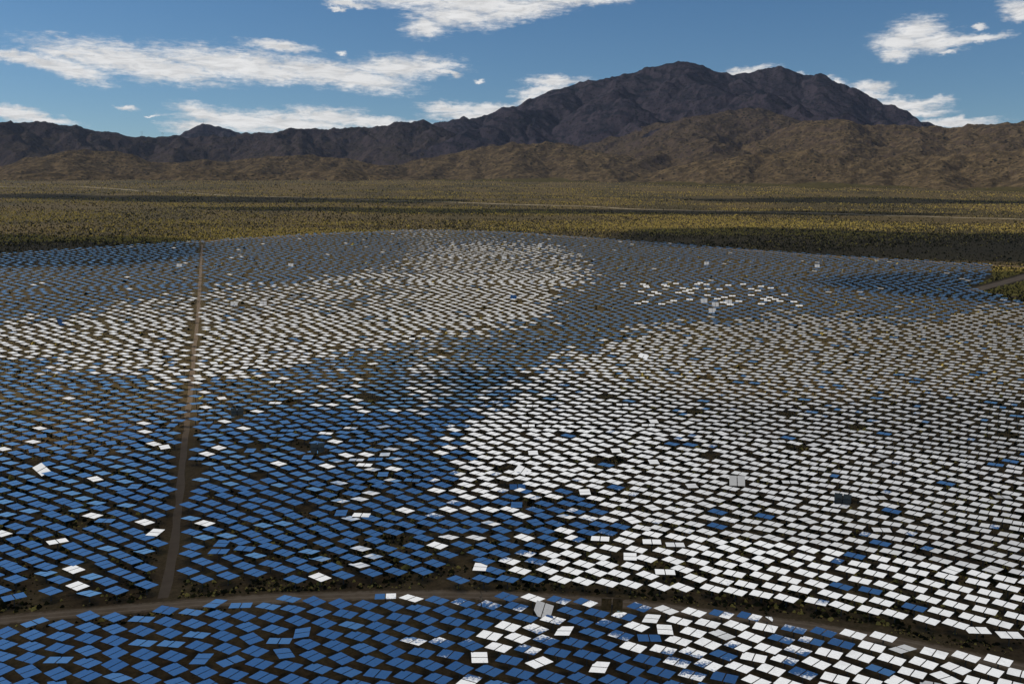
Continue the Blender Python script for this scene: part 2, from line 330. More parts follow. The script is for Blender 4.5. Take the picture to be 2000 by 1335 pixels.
def mountains_z(X,Y,AZ,R):
    """ridge crests with spurs and side spurs running down to the plain; every flank falls away from the nearest crest line"""
    base=gz(X,Y)-6-np.clip((R-7000)/9000,0,1)*60
    r=np.random.default_rng(5); az=AZ[0]; rr=R[:,0]; da=az[1]-az[0]
    V=np.full_like(X,-40.); hi=np.zeros_like(X); fan=np.ones_like(X); AP=np.zeros_like(X)
    wxg=fbm(X/420,Y/420,4,21)*90; wyg=fbm(X/420,Y/420,4,31)*90; XX,YY=X+wxg,Y+wyg     # nothing runs dead straight
    def seg(p,q,hp,hq,slope,rnd,share):
        rad_=max(hp,hq)/slope+60+rnd
        d0=min(math.hypot(*p),math.hypot(*q))-rad_-130; d1=max(math.hypot(*p),math.hypot(*q))+rad_+130
        a=[math.degrees(math.atan2(t[0],t[1])) for t in(p,q)]; m=math.degrees((rad_+130)/max(d0,3000))
        i0,i1=np.searchsorted(rr,[d0,d1]); j0,j1=int((min(a)-m-az[0])/da),int((max(a)+m-az[0])/da)+2
        j0=max(j0,0); j1=min(j1,len(az))
        if i1<=i0 or j1<=j0: return
        x=XX[i0:i1,j0:j1]-p[0]; y=YY[i0:i1,j0:j1]-p[1]; dx,dy=q[0]-p[0],q[1]-p[1]; l2=dx*dx+dy*dy+1e-6
        t=np.clip((x*dx+y*dy)/l2,0,1); d=np.hypot(x-t*dx,y-t*dy)
        v=hp+(hq-hp)*t-slope*(np.sqrt(d*d+rnd*rnd)-rnd)
        w=v>V[i0:i1,j0:j1]
        V[i0:i1,j0:j1]=np.where(w,v,V[i0:i1,j0:j1]); hi[i0:i1,j0:j1]=np.where(w,share,hi[i0:i1,j0:j1])
    def spur(p,h,ang,L,slope,rnd,share,depth):
        n=max(5,int(L/130)); step=L/n; pt=np.array(p,float); hh=h; k=r.uniform(.85,1.35); bend=r.normal(0,.05)
        for i in range(n):
            ang+=bend+r.normal(0,.10); nx=pt+np.array([math.sin(ang),math.cos(ang)])*step
            f=1-(i+1)/n; nh=h*(f**k)+h*.05*r.normal()*f
            nh=min(nh,hh*1.03)
            seg(tuple(pt),tuple(nx),hh,nh,slope,rnd,share)
            if depth>0 and i>0 and r.random()<.62 and nh>25:
                for sd in ((-1,1) if r.random()<.5 else (r.choice([-1,1]),)):
                    spur(tuple(nx),nh*.97,ang+sd*r.uniform(.6,1.15),nh/slope*r.uniform(.8,1.5),slope*1.05,rnd*.7,share,depth-1)
            pt,hh=nx,nh
    for (dist,prof,mass,share) in RIDGES:
        pa=np.array([azel(*p) for p in prof]); o=np.argsort(pa[:,0])
        a=np.arange(max(pa[:,0].min(),-37),min(pa[:,0].max(),37),.16)
        e=np.interp(a,pa[o,0],pa[o,1]); big=dist>9000
        dw=dist+fbm(a/5.,a*0+dist/1000,3,int(dist)%97)*(380 if big else 300)
        hb=EYE+np.tan(np.radians(e))*dw-(SLOPE*np.cos(np.radians(a))*dw-6-60*np.clip((dw-7000)/9000,0,1))
        px,py=np.sin(np.radians(a))*dw,np.cos(np.radians(a))*dw
        slope=.62 if big else .46; rnd=22 if big else 55
        px2,py2=px-np.interp(0,[0,1],[0,0]),py
        for k in range(len(a)-1):
            if hb[k]>0 and hb[k+1]>0: seg((px[k],py[k]),(px[k+1],py[k+1]),hb[k],hb[k+1],slope,rnd*.5,share)
        k=0.; 
        while k<len(a)-1:
            kk=int(k)
            if hb[kk]>30:
                toward=math.pi+math.radians(a[kk])+r.normal(0,.42)
                spur((px[kk],py[kk]),hb[kk]*.985,toward,hb[kk]/(.30 if big else .20)*r.uniform(.75,1.25),slope,rnd,share,2 if hb[kk]>160 else 1)
            k+=max(1.2,(hb[kk]*.42+120)*r.uniform(.7,1.4)/(np.radians(.16)*dist))
        # the gravel apron at the foot
        ap=np.interp(az,a,np.clip(hb,0,500),left=0,right=0); ap=np.convolve(np.pad(ap,20,'edge'),np.ones(41)/41,'valid')
        cd=np.interp(az,a,dw); s_=np.clip(1-(cd[None,:]-R)/(ap[None,:]*9+1),0,1)
        AP=np.maximum(AP,np.where(R<cd[None,:],ap[None,:]*.20*s_**1.8,0))
    V=V+ridged((X+.4*Y)/300,(Y-.4*X)/300,4,41,.55)*np.clip(V,0,260)*.16-np.clip(V,0,260)*.10+fbm(X/85,Y/85,4,77)*np.clip(V,0,200)*.045
    ap=AP-4+fbm(X/260,Y/260,3,12)*2.5*np.clip(AP/8,0,1)
    fan=np.clip((ap-V)/6+.5,0,1); H=base+np.maximum(V,ap)
    k=np.clip((H-EYE-430)/500,0,1)
    return H,{'high':np.clip(hi*.85+k*.35*hi,0,1)*(1-fan),'fan':fan}
rs=np.concatenate([np.linspace(3300,12600,520),np.linspace(12640,15500,30)])
mo=link('mountains',polar_grid('mountains',-37,37,1600,rs,mountains_z,[m_mountain()])); tag(mo,kind='structure')

# ------------------------------------------------------------------ heliostats
PIV=2.3; FW,FH,GAP=2.21,3.15,.23     # one facet's width and height, gap between the pair
TH=.03
def facet_mesh(simple=False):
    b=MB(); b.box((0,0,0),(FW,FH,TH),1); b.m[5]=b.m[5]
    # top face is the mirror
    for i,f in enumerate(b.f):
        if all(b.v[k].z>0 for k in f): b.m[i]=0
    return b.mesh('mirror',[MIRROR,DARK])
ME_FACET=facet_mesh()
b=MB()
for x in(-FW*.32,FW*.32): b.box((x,0,-.055),(.07,FH*.94,.075))
for y in(-FH*.3,0,FH*.3): b.box((0,y,-.125),(FW*.92,.06,.06))
ME_FRAME=b.mesh('backing_frame',[BACK])
b=MB(); b.box((0,0,-.019),(FW*.985,FH*.985,.006)); ME_SHEET=b.mesh('backing_sheet',[BACK])
b=MB(); b.tube((-2.15,0,0),(2.15,0,0),.075,.075,12); 
for x in(-1.25,1.25): b.box((x,0,.05),(.12,.5,.05))
ME_TUBE=b.mesh('torque_tube',[STEEL])
b=MB(); b.tube((0,0,-.6),(0,0,.06),.19,.19,14); b.tube((0,0,.06),(0,0,1.72),.105,.095,14); b.tube((0,0,1.72),(0,0,1.76),.16,.16,14)
ME_POLE=b.mesh('pole',[STEEL])
b=MB(); b.tube((0,0,1.765),(0,0,1.93),.13,.13,14); b.box((0,0,2.02),(.30,.22,.18)); b.box((0,-.2,1.9),(.16,.2,.22))
ME_DRIVE=b.mesh('drive_unit',[DARK])
b=MB(); b.tube((.12,0,1.45),(.12,-.62,2.05),.035,.035,8); b.box((.12,-.03,1.42),(.1,.16,.14))
ME_ACT=b.mesh('actuator',[DARK])
b=MB(); b.box((0,.13,1.25),(.22,.10,.32)); ME_BOX=b.mesh('control_box',[STEEL])

def head_matrix(theta,n):
    """orientation with face normal n and the pair's axis as close as it gets to heading theta (rad)"""
    n=Vector(n).normalized(); B=Vector((math.cos(theta),-math.sin(theta),0)); B=(B-n*B.dot(n)).normalized(); A=n.cross(B)
    return Matrix((B,A,n)).transposed()
def n_from(theta,t): return Vector((-math.sin(t)*math.sin(theta),-math.sin(t)*math.cos(theta),math.cos(t)))
def eye_dir(x,y): return (Vector((0,0,EYE))-Vector((x,y,SLOPE*y+PIV))).normalized()
def dirv(a,e): a,e=rad(a),rad(e); return Vector((math.sin(a)*math.cos(e),math.cos(a)*math.cos(e),math.sin(e)))
def snap(el,c):
    """nearest elevation at which the sky rows hold cloud (w), blue (b) or the ragged edge (m)"""
    if c in'bl': ks=[17+5*i for i in range(6)]
    elif c=='m': ks=[13.25+2.5*i for i in range(1,12)]
    else: ks=[14.5+5*i for i in range(6)]
    return min(ks,key=lambda k:abs(k-el))
def reflect(n,u): return 2*n.dot(u)*n-u

def heliostat(x,y,theta,n,label,first=[None],cant=.004):
    """one heliostat: Empty at the foot, pole, drive, tube and two mirror panels"""
    z=SLOPE*y
    root=bpy.data.objects.new('heliostat',None); COL.objects.link(root); root.location=(x,y,z); root.empty_display_size=.5
    tag(root,label,'solar mirror','heliostats standing in rows on the desert floor')
    n=Vector(n).normalized(); M=head_matrix(theta,n); Q=M.to_4x4(); piv=Vector((0,0,PIV-.05))
    yaw=Matrix.Rotation(-theta,4,'Z')
    # the mirror plane passes through the pivot, a hand's breadth in front of the tube
    def add(name,me,mw,parent=root):
        o=bpy.data.objects.new(name,me); COL.objects.link(o); o.parent=parent; o.matrix_local=mw; return o
    add('pole',ME_POLE,Matrix.Identity(4)); add('drive_unit',ME_DRIVE,yaw); add('actuator',ME_ACT,yaw); add('control_box',ME_BOX,yaw)
    add('torque_tube',ME_TUBE,Matrix.Translation(piv-n*.16)@Q)
    for s in(-1,1):
        c=Matrix.Rotation(random.uniform(-cant,cant),4,'X')@Matrix.Rotation(random.uniform(-cant,cant),4,'Y')
        mi=add('mirror',ME_FACET,Matrix.Translation(piv)@Q@Matrix.Translation((s*(FW+GAP)/2,0,.05))@c)
        add('backing_sheet',ME_SHEET,Matrix.Identity(4),mi); add('backing_frame',ME_FRAME,Matrix.Identity(4),mi)
    return root

NEAR="""-98.84,195.36,-48.9,-8.2,l,-17,-1;-89.13,198.58,41.1,2.8,b,-15,0;-83.34,198.06,37,1.8,b,-14,0;-102.45,190.81,35.9,6.3,b,-18,-2;-96.59,189.93,34.8,2.9,b,-17,-2;-92.86,194.31,35.6,2.2,b,-16,-1;-86.95,193.44,36.6,2.4,b,-15,-1;-81.17,192.76,39.2,1.7,b,-14,-1;-100.45,185.76,26.3,-0.2,b,-18,-3;-94.59,185.23,31.1,0.4,b,-17,-3;-90.75,189.39,25.4,0.9,b,-16,-2;-84.85,188.62,26,1.7,b,-15,-2;-79.22,187.77,29.3,4.2,b,-14,-2;-98.34,180.99,24.5,-0.1,b,-18,-4;-92.6,180.49,24.1,1.5,b,-17,-4;-88.71,184.49,20.3,1.5,b,-16,-3;-82.75,183.59,37.9,1.1,b,-15,-3;-77.08,182.8,38.8,6.2,b,-14,-3;-86.81,179.77,-1.1,-3.7,l,-16,-4;-96.12,176.13,32,2.6,b,-18,-5;-90.49,175.44,42.5,2.5,b,-17,-5;-80.8,178.87,31.2,-0.4,b,-15,-4;-75.25,178.12,37.4,6.4,b,-14,-4;-84.6,174.69,37.8,1.9,b,-16,-5;-78.85,174.23,31.6,0.4,b,-15,-5;-72.91,173.5,30.4,-8.8,l,-14,-5;-94.16,171.29,38.7,-0.3,b,-18,-6;-88.46,170.6,38.1,1.5,b,-17,-6;-82.68,170.34,60.5,-4.3,l,-16,-6;-73.78,201.61,20.9,4.4,b,-12,1;-67.86,200.65,15.5,-4.8,b,-11,1;-64.16,205.01,-69.4,-3.6,l,-10,2;-58.36,204.13,-4.7,-1.4,l,-9,2;-77.31,197.22,6.2,-2.8,l,-13,0;-71.51,196.16,29.5,2.3,b,-12,0;-65.75,195.39,32.3,1.3,b,-11,0;-62,199.68,33.3,0.9,b,-10,1;-56.34,198.98,35,2.7,b,-9,1;-59.97,194.87,34.5,1.9,b,-10,0;-54.16,194.2,40.6,1,b,-9,0;-75.32,192.03,30.2,2.3,b,-13,-1;-69.41,191.18,31.8,2.5,b,-12,-1;-63.59,190.51,14,-2.7,b,-11,-1;-57.93,190.13,33.5,1.6,b,-10,-1;-52.1,189.12,48,2,b,-9,-1;-73.14,186.84,11.8,-2.9,b,-13,-2;-67.44,186.55,9.7,-4.9,b,-12,-2;-61.63,185.79,27.9,2.4,b,-11,-2;-55.78,184.89,32.7,0.8,b,-10,-2;-49.97,183.91,33.6,3.4,b,-9,-2;-71.18,182.31,31,2.1,b,-13,-3;-65.4,181.66,29.3,1.9,b,-12,-3;-59.54,180.69,95.4,2.3,l,-11,-3;-53.7,179.9,-45.6,-2.6,l,-10,-3;-47.92,179.08,27,-0.1,b,-9,-3;-69.24,177.59,37,2,b,-13,-4;-63.37,176.68,41,2.7,b,-12,-4;-57.47,175.65,39.6,3.1,b,-11,-4;-51.65,174.95,28.5,1.7,b,-10,-4;-45.91,174.11,31.7,2,b,-9,-4;-67.17,172.61,34.4,1.5,b,-13,-5;-61.1,171.58,43,-1.1,b,-12,-5;-55.27,170.86,42.8,2,b,-11,-5;-49.04,170.27,29.1,0.4,b,-10,-5;-48.76,207.61,24.1,-3.2,b,-7,3;-42.9,206.54,42.6,3.7,b,-6,3;-37.03,205.5,43,3.1,b,-5,3;-31.35,204.89,33.9,1.7,b,-4,3;-27.64,209.3,-6.1,-0.8,m,-3,4;-52.36,203.8,20.2,-4.3,b,-8,2;-46.72,202.69,30.6,0.2,b,-7,2;-40.8,201.38,34.4,1.5,b,-6,2;-35.02,200.5,25.5,1.6,b,-5,2;-29.36,199.54,34.2,2.1,b,-4,2;-50.46,198.55,32.6,3.5,b,-8,1;-44.56,197.18,38,2.6,b,-7,1;-38.73,196.21,36.8,2.1,b,-6,1;-32.9,195.32,29.2,-3.1,l,-5,1;-27.23,194.73,36.8,2.7,b,-4,1;-48.28,193.16,29.2,-0.9,b,-8,0;-42.42,191.78,83.6,6.4,l,-7,0;-36.63,191.25,29.2,1.8,b,-6,0;-30.9,190.61,31,1.5,b,-5,0;-25.16,189.53,36.3,2.3,b,-4,0;-46.24,188.18,-0.3,-6.4,l,-8,-1;-40.38,187.13,41.2,2.9,b,-7,-1;-34.6,186.54,37.3,1.8,b,-6,-1;-28.86,185.53,40,-2.2,b,-5,-1;-23.05,184.44,40.2,3.7,b,-4,-1;-44.14,183.17,61.5,-5.8,l,-8,-2;-38.38,182.35,40.5,2.1,b,-7,-2;-32.55,181.28,44,1.4,b,-6,-2;-26.87,180.48,33,1.9,b,-5,-2;-42.13,178.25,25.9,1.3,b,-8,-3;-36.31,177.41,30,-3.2,b,-7,-3;-30.53,176.35,33.6,-3.9,b,-6,-3;-24.78,175.63,17.7,1.8,b,-5,-3;-39.99,173.09,34.3,2.1,b,-8,-4;-34.23,172.4,30,-0.2,b,-7,-4;-28.31,171.8,26.6,-2.7,b,-6,-4;-22.55,171.06,31.2,-0.8,b,-5,-4;-21.79,208.43,33.2,-3.7,m,-2,4;-16,207.58,35.8,1.5,b,-1,4;-10.24,206.42,37.5,1.2,m,0,4;-4.45,205.35,38,2.6,m,1,4;-25.57,204.32,39.7,2,b,-3,3;-19.77,203.53,32.8,1,b,-2,3;-13.93,202.38,40.9,1.6,b,-1,3;-8.15,201.53,34.6,1.4,b,0,3;-2.35,200.61,35.4,3,b,1,3;-23.45,199.09,24.8,2,b,-3,2;-17.7,198.26,39.2,1.1,b,-2,2;-11.93,197.46,30.1,3.4,b,-1,2;-6.09,196.46,31.3,1.6,b,0,2;-0.34,195.37,32.3,2.1,w,1,2;-21.4,193.6,37.9,2.3,b,-3,1;-15.64,192.92,41.6,2.2,b,-2,1;-9.81,192.35,31.4,2.1,b,-1,1;-4.06,191.28,27.5,2.8,w,0,1;1.65,190.36,39,1,w,1,1;-19.34,188.77,28.7,-3.8,m,-3,0;-13.57,188.16,36.4,0.2,m,-2,0;-7.79,187.23,46.1,1.2,m,-1,0;-2.16,186.34,31.6,1.2,w,0,0;-17.28,183.94,26.6,1,b,-3,-1;-11.55,183.25,23.8,2.1,m,-2,-1;-5.82,182.15,85.8,-1.3,m,-1,-1;-0.04,181.3,26.7,2.3,b,0,-1;-21.01,179.65,33.1,2,b,-4,-2;-15.26,179.12,38.1,1,b,-3,-2;-9.5,178.06,36.9,2.5,b,-2,-2;-3.73,177.16,36.5,1.1,b,-1,-2;2.03,176.08,29.5,0.6,b,0,-2;-19,174.84,30.8,1.9,b,-4,-3;-13.24,173.99,32.4,0.9,b,-3,-3;-7.46,173.23,-62.3,0.8,m,-2,-3;-1.82,172.04,31.6,-7.2,l,-1,-3;-0.73,209.68,38.9,2.5,m,2,5;1.36,204.76,34.1,3.4,m,2,4;5.11,209.13,38.9,-2.4,w,3,5;7.26,203.16,39.7,62,t,3,4;10.9,208.14,33.2,0.2,m,4,5;16.65,207.06,39.5,0.5,m,5,5;22.41,206.38,3.3,105.7,d,6,5;28.21,204.96,42.9,2.7,m,7,5;3.35,199.4,32.3,0.4,m,2,3;9.13,198.61,32.2,1.4,m,3,3;12.9,202.8,38,-0.5,b,4,4;18.71,201.98,32,1.8,b,5,4;24.43,200.68,35.7,1.4,m,6,4;14.95,197.73,38.3,1.8,b,4,3;20.72,196.75,38.9,2.1,m,5,3;26.5,195.79,41.8,2.1,w,6,3;5.4,194.47,43.6,1.4,m,2,2;11.28,193.56,106.2,6.5,w,3,2;16.98,192.93,38.2,-0.2,b,4,2;22.79,191.83,36.7,2.6,m,5,2;7.41,189.5,40.9,1.6,m,2,1;13.22,188.54,32.7,2.4,b,3,1;19.06,188.08,38.3,1.2,b,4,1;24.73,186.92,34.5,1.5,m,5,1;3.66,185.52,32.1,0.5,m,1,0;9.5,184.49,27.5,1.8,b,2,0;15.22,183.56,32.6,2.2,b,3,0;21.07,182.96,41.9,0.3,b,4,0;26.8,181.86,32.8,4.2,b,5,0;5.78,180.4,-39.3,-1.1,w,1,-1;11.52,179.23,36.6,0.2,b,2,-1;17.29,178.8,108.2,5.8,w,3,-1;23.08,177.93,37.3,2.3,b,4,-1;7.78,175.26,35.1,1.1,b,1,-2;13.56,174.53,41.8,1.2,b,2,-2;19.29,173.68,43.8,1.7,b,3,-2;3.82,171.52,47.4,2.1,b,0,-3;25.08,172.77,38.3,5,b,4,-2;10.24,170.85,36,-1.8,b,1,-3;33.91,203.71,49,-2.6,g,8,5;39.69,202.68,40.4,2,w,9,5;45.47,201.96,35,0.9,m,10,5;51.26,200.95,33.5,1.3,m,11,5;30.11,199.52,110,3.7,g,7,4;35.88,198.49,34.6,2.2,w,8,4;41.67,197.52,34.2,1.3,w,9,4;47.46,196.69,43.9,2.4,m,10,4;53.32,195.84,29,3.7,w,11,4;32.19,194.55,94.1,-1.6,w,7,3;37.89,193.47,36.6,2.6,w,8,3;43.62,192.44,52.3,-1.4,g,9,3;49.44,191.62,43.5,2.6,w,10,3;28.44,190.77,1,2.6,b,6,2;34.24,189.71,36.4,1.2,w,7,2;39.96,188.58,44.8,2.5,w,8,2;45.77,187.69,44.2,1.4,m,9,2;51.57,186.75,40.8,1.7,w,10,2;30.57,185.86,29.8,0.5,m,6,1;36.27,184.87,40.2,0.2,m,7,1;42.1,183.93,43.3,-0.1,m,8,1;47.87,183.12,25,1.5,w,9,1;32.53,181.01,32.6,1.1,m,6,0;38.36,180.01,43.6,3.6,m,7,0;44.18,179.2,41.4,0.7,w,8,0;50.05,178.35,39.7,1.6,w,9,0;28.87,177.09,33.4,-0.2,b,5,-1;34.6,176.13,32.3,1,m,6,-1;40.48,175.33,25.1,2.1,b,7,-1;46.19,174.16,44.9,0.8,m,8,-1;30.99,172.2,37.4,-2,b,5,-2;36.51,171.13,37.9,2.3,b,6,-2;59.14,195.11,32.9,-1,m,12,4;64.92,193.96,42,1.8,m,13,4;70.79,193.17,40,1.8,w,14,4;76.64,192.18,40.1,1.2,w,15,4;55.36,190.84,39.3,-0.8,m,11,3;61.23,190.14,33.7,-0.8,m,12,3;67,189.1,38.4,1.9,m,13,3;72.74,187.91,36.9,2.5,w,14,3;57.4,186.08,41.8,1.4,m,11,2;63.24,185.08,34.8,2.5,w,12,2;68.97,183.8,41.9,2.3,w,13,2;74.76,182.81,40.4,2.7,w,14,2;53.7,182.28,37.7,0.9,m,10,1;59.52,181.07,46.8,1.7,w,11,1;65.1,179.51,44.7,1.7,w,12,1;71.01,178.58,42.9,-7.9,l,13,1;55.8,177.17,44.5,2.3,m,10,0;61.3,175.4,34,3.6,w,11,0;67.09,174.42,38.1,1.7,w,12,0;51.91,173.15,40.5,3.2,m,9,-1;72.88,173.79,55.4,9.9,w,13,0;59.12,171.71,35.2,-1.3,w,10,-1;78.6,187.04,-28,-5.8,g,15,3;84.23,185.48,38.7,2.8,w,16,3;89.93,184.11,44,0.5,w,17,3;95.63,182.75,40.4,2.6,w,18,3;80.46,181.44,43.8,2.2,w,15,2;85.85,179.46,54.2,1.8,w,16,2;91.82,178.67,43.7,3,w,17,2;97.48,177.63,33.9,0.9,w,18,2;76.75,177.64,37.4,1.3,w,14,1;82.28,175.92,62.8,-0.9,g,15,1;87.84,174.41,37.9,2.1,w,16,1;93.64,173.57,34.1,-0.3,w,17,1;78.89,173.14,24.4,-12.8,w,14,0"""
ODD="""-310.8,917.9,U,upright pale heliostat panel standing beyond the dirt lane near the far left field edge
-189.5,667.3,U,upright pale heliostat panel| left one of two close together right of the dirt lane
-170.6,671.0,U,upright pale heliostat panel| right one of two close together right of the dirt lane
-209.8,931.3,U,upright pale heliostat panel alone in the far rows left of the field apex
-8.7,1023.1,U,upright white heliostat panel alone just below the apex of the field
32.0,1178.7,U,small upright white heliostat panel closest to the far right field edge
193.0,981.0,U,upright white heliostat panel in far blue rows straight below the main peak
298.1,964.6,U,bright upright white heliostat panel in far blue rows nearest the right field corner
137.4,703.2,U,upright cream heliostat panel at the top left of the raised cluster
141.8,685.0,U,upright cream heliostat panel in the middle of the raised cluster
133.7,655.0,U,upright cream heliostat panel lowest in the raised cluster
154.1,698.9,U,upright cream heliostat panel rightmost in the raised cluster
0.8,713.9,B,upright blue heliostat panel alone among distant white rows
-269.5,583.1,Y,steeply tilted dark blue heliostat among white rows at far left
-105.9,373.0,K,upright heliostat turned away| grey ribbed back showing| right of the dirt lane
-65.5,325.2,K,upright heliostat turned away| grey ribbed back showing amid blue mirrors
-146.2,298.5,Z,steeply tilted white heliostat alone among blue mirrors at the left edge
3.7,301.6,Z,steeply tilted white heliostat at the edge between white and blue mirrors
69.3,293.2,U,upright cream heliostat panel rising above the white mirrors right of centre
96.4,277.4,K,leaning heliostat turned away| grey ribbed back showing amid white mirrors
66.6,492.5,Z,tilted white heliostat catching light on the border of the blue band
2.0,285.6,J,raised dark blue heliostat pair facing forward amid white mirrors
1.7,269.8,T,blue heliostat turned sideways with its two panels stacked| below a raised blue pair
-7.1,226.0,S,white heliostat turned sideways| stacked panels| amid blue mirrors above the dirt road
-92.1,246.4,S,white heliostat turned sideways| stacked panels| left beside the dirt lane
-40.8,260.5,P,white heliostat with level panel pair alone among blue mirrors
29.5,233.1,S,white heliostat turned sideways| stacked panels| amid white mirrors above the road
36.7,223.9,P,white heliostat with squared level panel pair two rows above the dirt road
36.2,242.9,P,greyish white heliostat with squared panel pair above a sideways white one
97.4,195.4,P,white heliostat with squared panel pair beside the road at the right| inner one
103.1,193.4,P,white heliostat with squared panel pair beside the road at the right edge
-72.7,239.4,T,blue heliostat turned sideways| stacked panels| right of the dirt lane
-125.8,247.0,T,blue heliostat turned sideways at the left edge| three rows above the road
-6.5,207.5,E,heliostat seen edge on| standing upright behind blue mirrors beside the road
54.6,198.8,E,heliostat seen edge on beside the road behind white mirrors"""
ORD='first second third fourth fifth sixth seventh eighth ninth tenth eleventh twelfth thirteenth fourteenth fifteenth sixteenth seventeenth eighteenth nineteenth twentieth twenty-first twenty-second twenty-third twenty-fourth twenty-fifth twenty-sixth twenty-seventh twenty-eighth twenty-ninth thirtieth thirty-first thirty-second thirty-third thirty-fourth thirty-fifth thirty-sixth thirty-seventh thirty-eighth thirty-ninth fortieth'.split()
near=[]
for ln in NEAR.split(';'):
    a=ln.split(','); near.append([float(a[0]),float(a[1]),rad(float(a[2])),rad(float(a[3])),a[4],int(a[5]),int(a[6])])
WORD={'b':'deep blue','l':'pale blue','w':'white','m':'cloud-streaked','g':'dull grey','t':'steeply upright beige','d':'upright dark'}
jmax=max(r[6] for r in near); rowm={}
for r in near: rowm.setdefault(r[6],[]).append(r)
for j,rr in rowm.items():
    rr.sort(key=lambda r:r[0])
    for k,r in enumerate(rr):
        x,y,th,t,c=r[:5]; u=eye_dir(x,y); n=n_from(th,t)
        if c not in'td':
            rv=reflect(n,u); el=math.degrees(math.asin(rv.z)); a=math.degrees(math.atan2(rv.x,rv.y))
            tgt=snap(min(max(el,14),39),c)+random.uniform(-.35,.35)
            n=(dirv(max(-40,min(40,a)),tgt)+u).normalized()
        odd='' if abs(math.degrees(th)-35)<28 else (' turned' if c not in'td' else '')
        lab='%s%s heliostat pair, %s from left in %s slanting row below the dirt road'%(WORD[c],odd,ORD[k],ORD[jmax-j])
        heliostat(x,y,th,n,lab)

def inside(P,x,y):
    r=False; j=len(P)-1
    for i in range(len(P)):
        if (P[i][1]>y)!=(P[j][1]>y) and x<(P[j][0]-P[i][0])*(y-P[i][1])/(P[j][1]-P[i][1])+P[i][0]: r=not r
        j=i
    return r
WA=[(-330,560),(-290,589),(-270,645),(-252,720),(-206,760),(-161,816),(-120,887),(-97,1032),(-80,1182),(-27,1252),(47,1180),(81,992),(64,832),(33,715),(19,627),(0,576),(-28,548),(-60,519),(-87,492),(-109,471),(-121,435),(-134,409),(-160,434),(-187,444),(-221,466),(-290,484)]
WC=[(428,747),(336,686),(280,631),(237,604),(217,639),(191,653),(154,614),(118,598),(89,592),(63,553),(31,497),(12,452),(-4,409),(-13,378),(-22,355),(-23,334),(-16,322),(-13,308),(-23,294),(-27,284),(-24,269),(-6,266),(0,278),(12,284),(20,274),(24,260),(23,248),(14,240),(7,232),(1,228),(1,219),(7,215),(9,200),(160,150),(430,500)]
FIELD=[(-700,800),(-591.2,946.6),(-534.9,1028.5),(-427.1,1174.1),(-282.3,1357),(-138.6,1472.5),(-1.3,1433.6),(193,1248.3),(341.3,1098.6),(486.6,1000),(436.5,895),(372,799.6),(373.3,726.5),(410.3,654),(430,500),(160,150),(-160,150),(-500,500)]
lane=np.array(lane_pts)
odds=[]
for ln in ODD.split('\n'):
    a=ln.split(','); odds.append((float(a[0]),float(a[1]),a[2],a[3].replace('|',',')))
def row_start(az):
    return np.interp(az,[-40,-28.4,-21,-16.5,-10.9,-6,-3.6,30,40],[240,234.5,227.5,227,223.7,222,219.2,218.6,219])
far=[]
R=214.; dth=None; k=0
while R<1500:
    s0=float(np.interp(R,[200,260,340,525,700,930,1250,1500],[5.6,5.6,5.7,6.8,7.8,8.9,10.,11.]))
    if dth is None or R*dth>s0*1.16: dth=s0/R; off=random.random()
    n=int(rad(74)/dth); off+=random.gauss(0,.05) if R<450 else random.gauss(0,.16)
    for i in range(n+1):
        a=-rad(37)+(i+.5*(k%2)+off)*dth; rr=R+random.gauss(0,.32)
        x,y=math.sin(a)*rr,math.cos(a)*rr
        x+=random.gauss(0,.32)
        if rr<row_start(math.degrees(a))-1.2: continue
        if abs(math.degrees(a))>31.5: continue
        if not inside(FIELD,x,y): continue
        if abs(x-np.interp(-y,-lane[:,1],lane[:,0]))<2.45 and y>215: continue
        if min((x-o[0])**2+(y-o[1])**2 for o in odds)<(3.2+R*.0012)**2: continue
        if math.hypot(x-400,y-835)<0: continue
        if random.random()<.012: continue
        far.append((x,y,rr,a))
    R+=float(np.interp(R,[200,260,340,525,700,930,1250,1500],[5.05,5.3,5.8,7.7,9.3,11.,13.4,15]))
    k+=1
def el0(R): return float(np.interp(R,[190,300,400,500],[25.5,19.5,15,12.5]))
NZ=lambda x,y:float(fbm(np.array([x/34.]),np.array([y/60.]),3,91)[0])
def soft(P,x,y):
    """share of nearby sample points inside a polygon"""
    return sum(inside(P,x+dx,y+dy) for dx,dy in((0,0),(y*.012+2,0),(-y*.012-2,0),(0,y*.03),(0,-y*.03),(0,y*.07),(0,-y*.07),(y*.03,0),(-y*.03,0)))/9
recs=[]
